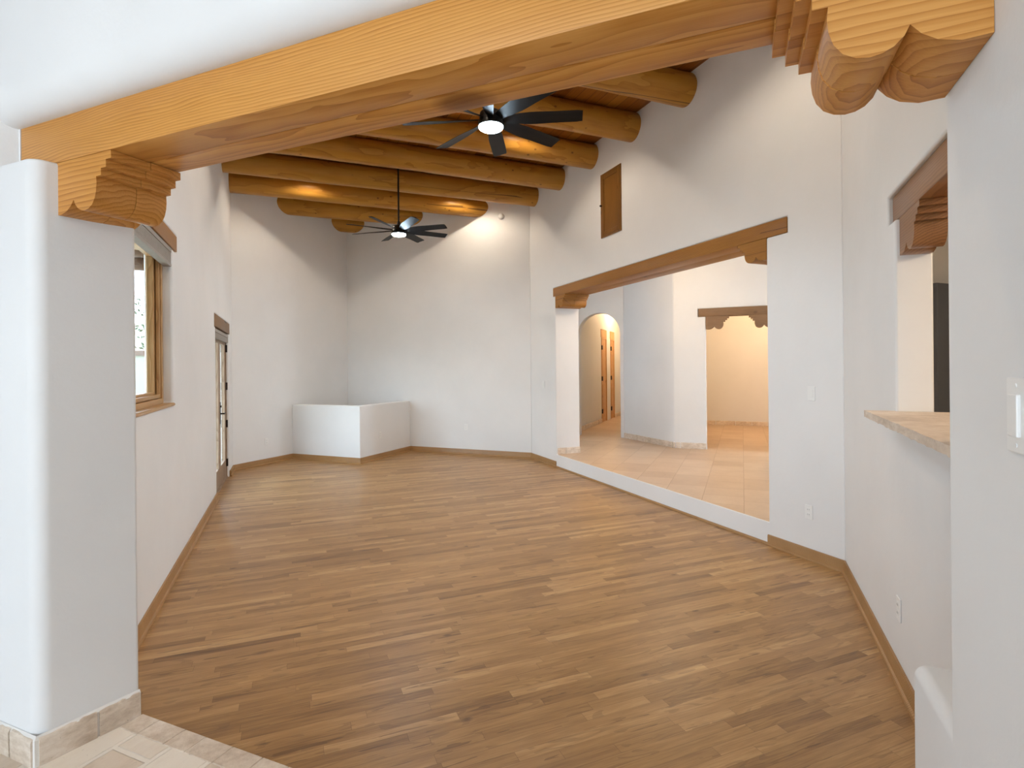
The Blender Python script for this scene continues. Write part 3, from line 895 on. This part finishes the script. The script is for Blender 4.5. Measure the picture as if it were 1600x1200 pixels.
# ------------------------------------------------------------------ ceiling fans
def blade_mesh():
    bm = bmesh.new()
    top, bot = [], []
    N = 14
    for i in range(N + 1):
        t = i / N
        r = 0.085 + 0.665 * t
        wdt = 0.062 + 0.070 * min(1, t * 2.6) ** 0.8
        if t > 0.93: wdt *= 1 - 0.10 * ((t - 0.93) / 0.07) ** 2
        pitch = math.radians(-26 + 11 * min(1, t * 1.6))
        le = wdt * 0.5; te = -wdt * 0.5
        row_t, row_b = [], []
        for j in range(7):
            q = te + (le - te) * j / 6
            th = 0.0045 * (1 - abs(j - 3) / 3.2) + 0.001
            camber = -0.006 * ((j - 3) / 3) ** 2
            for row, dz in ((row_t, th), (row_b, -th)):
                y = q * math.cos(pitch); z = q * math.sin(pitch) + dz + camber
                row.append(bm.verts.new((r, y, z)))
        top.append(row_t); bot.append(row_b)
    for a, b in zip(top, top[1:]):
        for j in range(6): bm.faces.new((a[j], a[j + 1], b[j + 1], b[j]))
    for a, b in zip(bot, bot[1:]):
        for j in range(6): bm.faces.new((a[j], b[j], b[j + 1], a[j + 1]))
    for i in range(N):
        bm.faces.new((top[i][0], top[i + 1][0], bot[i + 1][0], bot[i][0]))
        bm.faces.new((top[i][6], bot[i][6], bot[i + 1][6], top[i + 1][6]))
    for i in (0, N):
        for j in range(6): bm.faces.new((top[i][j], bot[i][j], bot[i][j + 1], top[i][j + 1]))
    return bm_mesh(bm, 'blade', 50)
BLADE = blade_mesh(); BLADE.materials.append(M['blade'])
def make_fan(loc, a0, rodtop, label):
    f = empty('ceiling_fan', loc)
    thing(f, label, 'ceiling fan', 'eight-bladed ceiling fans')
    mesh_obj('light_lens', lambda bm: bm_lathe(bm, [(0, 0.0), (0.06, 0.001), (0.085, 0.005), (0.098, 0.014), (0.1, 0.026), (0, 0.026)], 40), M['lamp'], f, smooth=60)
    mesh_obj('motor_housing', lambda bm: bm_lathe(bm, [(0, 0.0262), (0.1045, 0.0262), (0.1065, 0.035), (0.1065, 0.062), (0.098, 0.078), (0.094, 0.10), (0.09, 0.135), (0.072, 0.152), (0.03, 0.158), (0.024, 0.20), (0.02, 0.215), (0, 0.215)], 40), M['black'], f, smooth=45)
    mesh_obj('downrod', lambda bm: bm_cyl(bm, (0, 0, 0.21), (0, 0, rodtop - 0.06), 0.0125), M['black'], f, smooth=60)
    mesh_obj('canopy', lambda bm: bm_lathe(bm, [(0.0, rodtop - 0.075), (0.03, rodtop - 0.075), (0.06, rodtop - 0.05), (0.07, rodtop - 0.02), (0.072, rodtop), (0, rodtop)], 32), M['black'], f, smooth=45)
    for k in range(8):
        b = link('blade', BLADE, None, f, (0, 0, 0.088), math.radians(a0 + 45 * k))
    return f
make_fan((1.549, 4.22, 3.555), 18, ZC - 3.555 - 0.001, 'nearer of the two black eight-bladed ceiling fans, lit, partly hidden by the header beam')
make_fan((1.507, 8.09, 3.555), 6.5, ZC - 3.555 - 0.001, 'farther of the two black eight-bladed ceiling fans, lit, hanging on a long rod')

# recessed downlights between the logs
def downlight(x, y, lab, w=50):
    d = empty('recessed_light', (x, y, ZC))
    thing(d, 'recessed ceiling light ' + lab, 'light', 'recessed lights between the log beams')
    mesh_obj('trim_ring', lambda bm: bm_lathe(bm, [(0.05, -0.001), (0.07, -0.001), (0.07, -0.007), (0.062, -0.009), (0.05, -0.004), (0.05, -0.001)], 32), M['black'], d, smooth=45)
    mesh_obj('lens', lambda bm: bm_lathe(bm, [(0, -0.003), (0.05, -0.003), (0.05, -0.001), (0, -0.001)], 32), M['downlight'], d)
    l = bpy.data.lights.new('downlight', 'SPOT')
    l.energy = w; l.color = (1.0, 0.84, 0.66); l.spot_size = math.radians(150); l.spot_blend = 0.5; l.shadow_soft_size = 0.035
    o = bpy.data.objects.new('downlight', l); COL.objects.link(o); o.location = (x, y, ZC - 0.02)
for y, w1 in ((9.02, 'in front of the sixth log beam'), (6.10, 'in front of the third log beam'), (3.18, 'nearest the header beam')):
    for x, w2 in ((0.30, 'left one'), (2.80, 'right one')):
        downlight(x, y, w1 + ', ' + w2 + ' of the pair')

# ------------------------------------------------------------------ left window
def frame_bars(parent, name, mat, y0, y1, z0, z1, x0, x1, t, tz=None):
    """a rectangular frame in the YZ plane, as one mesh"""
    tz = tz or t
    def f(bm):
        bm_box(bm, x0, x1, y0, y0 + t, z0, z1); bm_box(bm, x0, x1, y1 - t, y1, z0, z1)
        bm_box(bm, x0, x1, y0 + t, y1 - t, z0, z0 + tz); bm_box(bm, x0, x1, y0 + t, y1 - t, z1 - tz, z1)
        bmesh.ops.bevel(bm, geom=list(bm.edges), offset=0.003, segments=1, affect='EDGES')
    return mesh_obj(name, f, M[mat], parent)
win = empty('window_1', (0, 0, 0)); win['kind'] = 'structure'
fr_ = frame_bars(win, 'window_frame', 'pine_frame', WY0 + 0.001, WY1 - 0.001, WZ0 + 0.001, WZ1 - 0.001, -1.02, -0.915, 0.045, 0.04)
ym = 3.45
s1 = frame_bars(win, 'sash', 'pine_frame', ym, WY1 - 0.048, WZ0 + 0.043, WZ1 - 0.043, -1.00, -0.955, 0.075, 0.05)
frame_bars(win, 'screen_frame', 'pine_frame', ym, WY1 - 0.05, WZ0 + 0.046, WZ1 - 0.046, -0.950, -0.925, 0.028)
s2 = frame_bars(win, 'sash', 'pine_frame', WY0 + 0.05, ym + 0.02, WZ0 + 0.043, WZ1 - 0.043, -1.012, -0.99, 0.06, 0.05)
box('pane', -0.981, -0.977, ym + 0.07, WY1 - 0.12, WZ0 + 0.09, WZ1 - 0.09, M['glass'], s1)
box('pane', -1.003, -0.999, WY0 + 0.1, ym - 0.03, WZ0 + 0.09, WZ1 - 0.09, M['glass'], s2)
wlt = empty('window_lintel', (XL, 2.885, WZ1), 0)
thing(wlt, 'wooden lintel above the left window, just under the header beam corbel', 'lintel')
timber_y(2.26, -0.30, 0.004, 0.002, 0.128, (0, 0, 0), wlt, 'lintel')
def sill(bm):
    bm_box(bm, -0.915, XL + 0.012, WY0 + 0.002, WY1 - 0.002, WZ0 - 0.02, WZ0 + 0.004)
    bmesh.ops.bevel(bm, geom=list(bm.edges), offset=0.006, segments=2, affect='EDGES')
mesh_obj('window_sill', sill, M['pine_frame'], win)
bl = empty('window_blind', (XL, 0, 0))
thing(bl, 'raised pale grey blind stacked at the top of the left window', 'blind')
def stack(bm):
    for k in range(7):
        z = 2.432 + k * 0.013
        bm_box(bm, -0.055, -0.008, WY0 + 0.01, WY1 - 0.012, z, z + 0.011)
    bm_box(bm, -0.058, -0.005, WY0 + 0.01, WY1 - 0.012, 2.414, 2.430)
mesh_obj('blind_stack', stack, M['blind'], bl)
box('headrail', -0.062, -0.004, WY0 + 0.008, WY1 - 0.01, 2.524, 2.557, M['blind'], bl, bev=0.003)

# ------------------------------------------------------------------ patio doors
dw = (DY1 - DY0) / 2
pd = empty('door_1', (0, 0, 0)); pd['kind'] = 'structure'
def jamb(bm):
    bm_box(bm, -0.950, -0.880, DY0 + 0.001, DY0 + 0.022, 0, DZ1 - 0.002); bm_box(bm, -0.950, -0.880, DY1 - 0.022, DY1 - 0.001, 0, DZ1 - 0.002)
    bm_box(bm, -0.950, -0.880, DY0 + 0.022, DY1 - 0.022, DZ1 - 0.05, DZ1 - 0.002); bm_box(bm, -0.960, -0.872, DY0 + 0.022, DY1 - 0.022, 0.0, 0.02)
mesh_obj('door_frame', jamb, M['patio_door'], pd)
for i in (0, 1):
    a = DY0 + 0.024 + i * (dw - 0.022); b = a + dw - 0.026
    if i == 1: b = DY1 - 0.024
    def leaf(bm, a=a, b=b):
        x0, x1 = -0.935, -0.892
        z0, z1 = 0.022, DZ1 - 0.052
        bm_box(bm, x0, x1, a, a + 0.11, z0, z1); bm_box(bm, x0, x1, b - 0.11, b, z0, z1)
        bm_box(bm, x0, x1, a + 0.11, b - 0.11, z0, z0 + 0.25); bm_box(bm, x0, x1, a + 0.11, b - 0.11, z1 - 0.12, z1)
        bmesh.ops.bevel(bm, geom=list(bm.edges), offset=0.003, segments=1, affect='EDGES')
    lf = mesh_obj('door_leaf', leaf, M['patio_door'], pd)
    box('pane', -0.916, -0.912, a + 0.108, b - 0.108, 0.27, DZ1 - 0.17, M['glass'], lf)
    if i == 1:
        def hd(bm, a=a):
            bm_box(bm, -0.892, -0.885, a + 0.035, a + 0.075, 0.86, 1.16)
            bm_cyl(bm, (-0.888, a + 0.055, 1.0), (-0.838, a + 0.055, 1.0), 0.010, seg=12)
            bm_cyl(bm, (-0.841, a + 0.055, 1.0), (-0.841, a + 0.175, 1.0), 0.009, seg=12)
            bm_cyl(bm, (-0.888, a + 0.055, 1.10), (-0.873, a + 0.055, 1.10), 0.014, seg=14)
        mesh_obj('door_handle', hd, M['bronze'], lf)
        for z in (0.22, 0.80, 1.36, 1.92):
            box('hinge', -0.893, -0.866, b - 0.012, b + 0.020, z - 0.055, z + 0.055, M['bronze'], lf, bev=0.002)
    else:
        for z in (0.22, 0.80, 1.36, 1.92):
            box('hinge', -0.893, -0.866, a - 0.020, a + 0.012, z - 0.055, z + 0.055, M['bronze'], lf, bev=0.002)
dlt = empty('door_lintel', (XL, DY0 - 0.085, DZ1), 0)
thing(dlt, 'greyish wooden lintel above the glazed patio doors in the left wall', 'lintel')
timber_y(1.75, -0.30, 0.004, 0.002, 0.158, (0, 0, 0), dlt, 'lintel_dark')
db = empty('door_blind', (XL, 0, 0))
thing(db, 'raised pale blind at the top of the patio doors', 'blind')
def dstack(bm):
    for k in range(5): bm_box(bm, -0.038, -0.004, DY0 + 0.03, DY1 - 0.03, 2.005 + k * 0.014, 2.017 + k * 0.014)
mesh_obj('blind_stack', dstack, M['blind'], db)
box('headrail', -0.040, -0.002, DY0 + 0.03, DY1 - 0.03, 2.078, 2.12, M['blind'], db, bev=0.003)

# ------------------------------------------------------------------ cupboard hatch high on the right wall
ht = empty('wall_cupboard', (XR, 5.93, 3.34))
thing(ht, 'small wooden cupboard door set high in the right wall under the log ends', 'cupboard')
HW, HH = 0.485, 0.857
def hframe(bm):
    x0, x1 = -0.012, 0.05
    bm_box(bm, x0, x1, 0, 0.022, 0, HH); bm_box(bm, x0, x1, HW - 0.022, HW, 0, HH)
    bm_box(bm, x0, x1, 0.022, HW - 0.022, 0, 0.022); bm_box(bm, x0, x1, 0.022, HW - 0.022, HH - 0.022, HH)
mesh_obj('frame', hframe, M['hatch'], ht)
def hdoor(bm):
    x0, x1 = -0.016, 0.004
    a, b, c, d = 0.024, HW - 0.024, 0.024, HH - 0.024
    w = 0.055
    bm_box(bm, x0, x1, a, a + w, c, d); bm_box(bm, x0, x1, b - w, b, c, d)
    bm_box(bm, x0, x1, a + w, b - w, c, c + w); bm_box(bm, x0, x1, a + w, b - w, d - w, d)
    bmesh.ops.bevel(bm, geom=list(bm.edges), offset=0.003, segments=1, affect='EDGES')
    bm_box(bm, -0.006, 0.003, a + w - 0.002, b - w + 0.002, c + w - 0.002, d - w + 0.002)
hdr = mesh_obj('door', hdoor, M['hatch'], ht)
def hk(bm):
    bm_cyl(bm, (-0.014, HW - 0.04, 0.43), (-0.035, HW - 0.04, 0.43), 0.006, seg=12)
    bm_cyl(bm, (-0.032, HW - 0.04, 0.43), (-0.05, HW - 0.04, 0.43), 0.014, 0.011, seg=16)
mesh_obj('knob', hk, M['bronze'], hdr)

# ------------------------------------------------------------------ small fittings
def plate(name, loc, rz, label, kind, group=None):
    """wall plate; local -Y faces the room, centred on loc"""
    cat = {'outlet': 'outlet', 'switch': 'light switch', 'rocker': 'light switch'}[kind]
    p = empty(name, loc, rz)
    thing(p, label, cat, group)
    box('cover_plate', -0.035, 0.035, -0.006, 0, -0.058, 0.058, M['white'], p, bev=0.002)
    if kind == 'outlet':
        for z in (-0.020, 0.020):
            r = mesh_obj('receptacle', lambda bm: bm_box(bm, -0.016, 0.016, -0.008, -0.0055, z - 0.0145, z + 0.0145, 0.001), M['white'], p)
            mesh_obj('slot', lambda bm: (bm_box(bm, -0.008, -0.006, -0.0086, -0.0078, z - 0.004, z + 0.006), bm_box(bm, 0.006, 0.008, -0.0086, -0.0078, z - 0.003, z + 0.005)), M['slot'], r)
    else:
        box('rocker', -0.0165, 0.0165, -0.0095, -0.0055, -0.033, 0.033, M['white'], p, bev=0.0015)
    return p
def on_plane(face, x, y, z): return (x, y, z)
plate('wall_outlet', (*KP(4.65, 0.001), 0.366), math.radians(225), 'white outlet low on the kitchen pass-through wall, right of the room', 'outlet')
plate('wall_outlet', (XR - 0.001, 3.243, 0.39), math.radians(-90), 'white outlet low on the right wall pillar, below the light switch', 'outlet')
plate('light_switch', (XR - 0.001, 3.209, 1.365), math.radians(-90), 'white light switch on the white pillar right of the hall opening', 'switch')
plate('light_switch', (XR - 0.001, 8.28, 1.31), math.radians(-90), 'small white light switch on the wall left of the hall opening', 'switch')
plate('wall_outlet', ((KA - 6.706) / 2 - 0.001, (KA + 6.706) / 2 - 0.001, 0.50), math.radians(-45), 'small white outlet low on the back wall', 'outlet')
plate('wall_outlet', (-0.379 + 0.001, 10.171 - 0.001, 0.38), math.radians(45), 'small white outlet low on the far left wall, between patio door and corner box', 'outlet')
plate('wall_outlet', (1.48 + 0.001, 9.916 - 0.001, 0.42), math.radians(45), 'small outlet on the right face of the corner box', 'outlet')
# rocker switch on the right pier, facing the opening
rs = empty('light_switch', (1.079, 0.499, 1.516), math.radians(225))
rs.location = (*AP(UJR + 0.001, 1.578 / R2), 1.516)
rs.rotation_euler = (0, 0, math.radians(225))
thing(rs, 'white rocker light switch on the right pier at the edge of the view', 'light switch')
box('cover_plate', -0.035, 0.035, -0.007, 0, -0.060, 0.060, M['white'], rs, bev=0.002)
box('rocker', -0.0165, 0.0165, -0.013, -0.006, -0.034, 0.034, M['white'], rs, bev=0.002)
for z in (-0.048, 0.048):
    mesh_obj('screw', lambda bm: bm_cyl(bm, (0, -0.0068, z), (0, -0.0082, z), 0.0035, seg=12), M['white'], rs)

sn = empty('smoke_detector', (3.561 - 0.0, KA - 3.561, 4.33), math.radians(-45))
thing(sn, 'small round white detector on the back wall beside the end of a log beam', 'detector')
def sdet(bm):
    seg = 36
    prof = [(0.0, -0.045), (0.028, -0.045), (0.045, -0.038), (0.052, -0.024), (0.056, -0.008), (0.058, 0.0), (0, 0.0)]
    bm_lathe(bm, prof, seg)
    bmesh.ops.rotate(bm, verts=bm.verts, cent=(0, 0, 0), matrix=Matrix.Rotation(-PI / 2, 3, 'X') @ Matrix.Scale(-1, 3, (0, 0, 1)) if False else Matrix.Rotation(-PI / 2, 3, 'X'))
    for v in bm.verts: v.co.y = -abs(v.co.y) - 0.0005
mesh_obj('housing', sdet, M['white'], sn, smooth=50)
def slot2(bm):
    bm_lathe(bm, [(0.012, 0.0), (0.012, 0.002), (0.0, 0.002)], 20)
    bmesh.ops.rotate(bm, verts=bm.verts, cent=(0, 0, 0), matrix=Matrix.Rotation(PI / 2, 3, 'X'))
    for v in bm.verts: v.co.y = -0.0455 - abs(v.co.y)
mesh_obj('sensor_button', slot2, M['white'], sn, smooth=50)

# pull chain of a light in the far room
pc = empty('pull_chain', (9.953, 9.679 - 0.3, 2.62))
thing(pc, 'thin dark pull chain hanging in the room beyond the far doorway', 'pull chain')
mesh_obj('chain', lambda bm: bm_cyl(bm, (0, 0, 0), (0, 0, 0.83), 0.005, seg=8), M['bronze'], pc)
mesh_obj('pull_knob', lambda bm: bm_lathe(bm, [(0, -0.05), (0.014, -0.042), (0.016, -0.02), (0.008, 0.0), (0, 0.002)], 14), M['bronze'], pc, smooth=60)

# ------------------------------------------------------------------ hallway doors
for n, (a, b), lab in ((2, D1, 'first'), (3, D2, 'second')):
    L = (b - a) * R2
    d = empty('door_%d' % n, (*LP(a, 0.0), ZS), PI / 4)
    d['kind'] = 'structure'
    box('lintel', -0.035, L + 0.035, -0.006, 0.12, 2.14, 2.335, M['pine'], d)
    def cas(bm, L=L):
        bm_box(bm, 0.001, 0.035, -0.012, 0.16, 0, 2.135); bm_box(bm, L - 0.035, L - 0.001, -0.012, 0.16, 0, 2.135)
        bm_box(bm, 0.035, L - 0.035, -0.012, 0.16, 2.10, 2.135)
    mesh_obj('door_frame', cas, M['pine'], d)
    def dleaf(bm, L=L):
        bm_box(bm, 0.037, L - 0.037, 0.004, 0.044, 0.008, 2.097)
        for z0, z1 in ((0.12, 0.95), (1.08, 1.96)):
            bm_box(bm, 0.12, L - 0.12, -0.003, 0.005, z0, z1)
    lf = mesh_obj('door_leaf', dleaf, M['pine'], d)
    for z in (0.28, 1.10, 1.88):
        box('hinge', 0.0, 0.06, -0.032, -0.006, z - 0.055, z + 0.055, M['bronze'], lf, bev=0.002)

# unseen ceiling lamps added to light the hall rooms, kitchen and entry
def added_lamp(name, x, y, z, power, label, color=WARM, r=0.14):
    d = empty(name, (x, y, z))
    thing(d, label, 'ceiling lamp')
    mesh_obj('base_ring', lambda bm: bm_lathe(bm, [(0, -0.001), (r + 0.01, -0.001), (r + 0.01, -0.03), (r, -0.032), (0, -0.032)], 32), M['bronze'], d, smooth=45)
    mesh_obj('lamp_shade', lambda bm: bm_lathe(bm, [(r - 0.005, -0.033), (r - 0.01, -0.06), (r * 0.7, -0.10), (0, -0.12)], 32), M['downlight'], d, smooth=60)
    l = bpy.data.lights.new(name, 'POINT'); l.energy = power; l.color = color; l.shadow_soft_size = 0.12
    o = bpy.data.objects.new(name, l); COL.objects.link(o); o.location = (x, y, z - 0.28)
added_lamp('added_hallway_lamp', 8.2, 12.2, 3.45, 45, 'added unseen ceiling lamp for the warm light of the hallway behind the arch')
added_lamp('added_far_room_lamp', 9.2, 8.0, 3.45, 90, 'added unseen ceiling lamp for the warm light of the room beyond the far doorway')
added_lamp('added_kitchen_lamp', 3.5, -0.3, 2.95, 75, 'added unseen ceiling lamp lighting the kitchen and its pass-through jamb', (1.0, 0.8, 0.58))  # added, placed so its light reaches the pass-through jamb
added_lamp('added_hall_lamp', 4.95, 6.4, 3.45, 34, 'added unseen ceiling lamp brightening the tiled hall', (1.0, 0.78, 0.55))  # added to brighten the hall's side wall

added_lamp('added_entry_lamp', *AP(1.4, -1.6), 3.3, 28, 'added unseen ceiling lamp brightening the entry opening from behind the viewer', (1.0, 0.95, 0.9))  # added behind the viewer to brighten the jambs and right pier

# ------------------------------------------------------------------ outdoors, seen through the window
gd = box('ground', -30, -1.21, -10, 40, -0.25, -0.05, M['ground']); struct(gd)
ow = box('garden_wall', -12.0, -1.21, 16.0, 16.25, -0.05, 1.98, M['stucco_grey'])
thing(ow, 'greyish stucco garden wall with brown coping outside the left window', 'garden wall')
box('coping', -12.0, -1.21, 15.95, 16.30, 1.98, 2.10, M['rail'], ow)
oh = empty('neighbour_house', (0, 0, 0))
thing(oh, 'pale stucco house in the distance outside the left window', 'house')
box('house_wall', -14.0, -1.5, 26.0, 32.0, -0.05, 3.55, M['stucco'], oh, bev=0.1)
pt = empty('patio_roof', (0, 0, 0))
thing(pt, 'wooden patio roof with log rafters outside the left window', 'patio roof')
box('roof_deck', -3.9, -1.22, 2.0, 9.4, 3.22, 3.30, M['outwood'], pt)
box('edge_beam', -3.8, -3.55, 2.0, 9.4, 2.72, 2.98, M['outwood'], pt)
for k in range(7):
    y = 2.6 + k * 1.05
    mesh_obj('rafter', lambda bm: bm_cyl(bm, (-4.0, y, 3.09), (-1.23, y, 3.09), 0.11, seg=20), M['outwood'], pt, smooth=60)
for y in (2.2, 9.2):
    mesh_obj('post', lambda bm: bm_cyl(bm, (-3.68, y, -0.05), (-3.68, y, 2.72), 0.12, seg=24), M['outwood'], pt, smooth=60)
def bush(x, y, r, h, seed, label):
    rnd = random.Random(seed)
    b = empty('shrub', (x, y, -0.05)); thing(b, label, 'shrub')
    def fol(bm):
        for _ in range(420):
            th = rnd.uniform(0, 2 * PI); ph = math.acos(rnd.uniform(-0.3, 1)); q = rnd.uniform(0.6, 1.0)
            c = Vector((math.cos(th) * math.sin(ph) * r * q, math.sin(th) * math.sin(ph) * r * q, h * 0.55 + math.cos(ph) * h * 0.45 * q))
            u_ = Vector((rnd.uniform(-1, 1), rnd.uniform(-1, 1), rnd.uniform(-1, 1))).normalized() * 0.09
            w_ = u_.cross(Vector((rnd.uniform(-1, 1), rnd.uniform(-1, 1), rnd.uniform(-1, 1)))).normalized() * 0.04
            vs_ = [bm.verts.new(c + d) for d in (-u_, w_, u_, -w_)]
            bm.faces.new(vs_)
    mesh_obj('foliage', fol, M['leaf'], b)
    mesh_obj('stem', lambda bm: bm_cyl(bm, (0, 0, 0), (0, 0, h * 0.6), 0.05, 0.03, seg=10), M['outwood'], b)
bush(-5.0, 22.0, 1.6, 4.6, 1, 'leafy tree crown beyond the garden wall outside the left window')
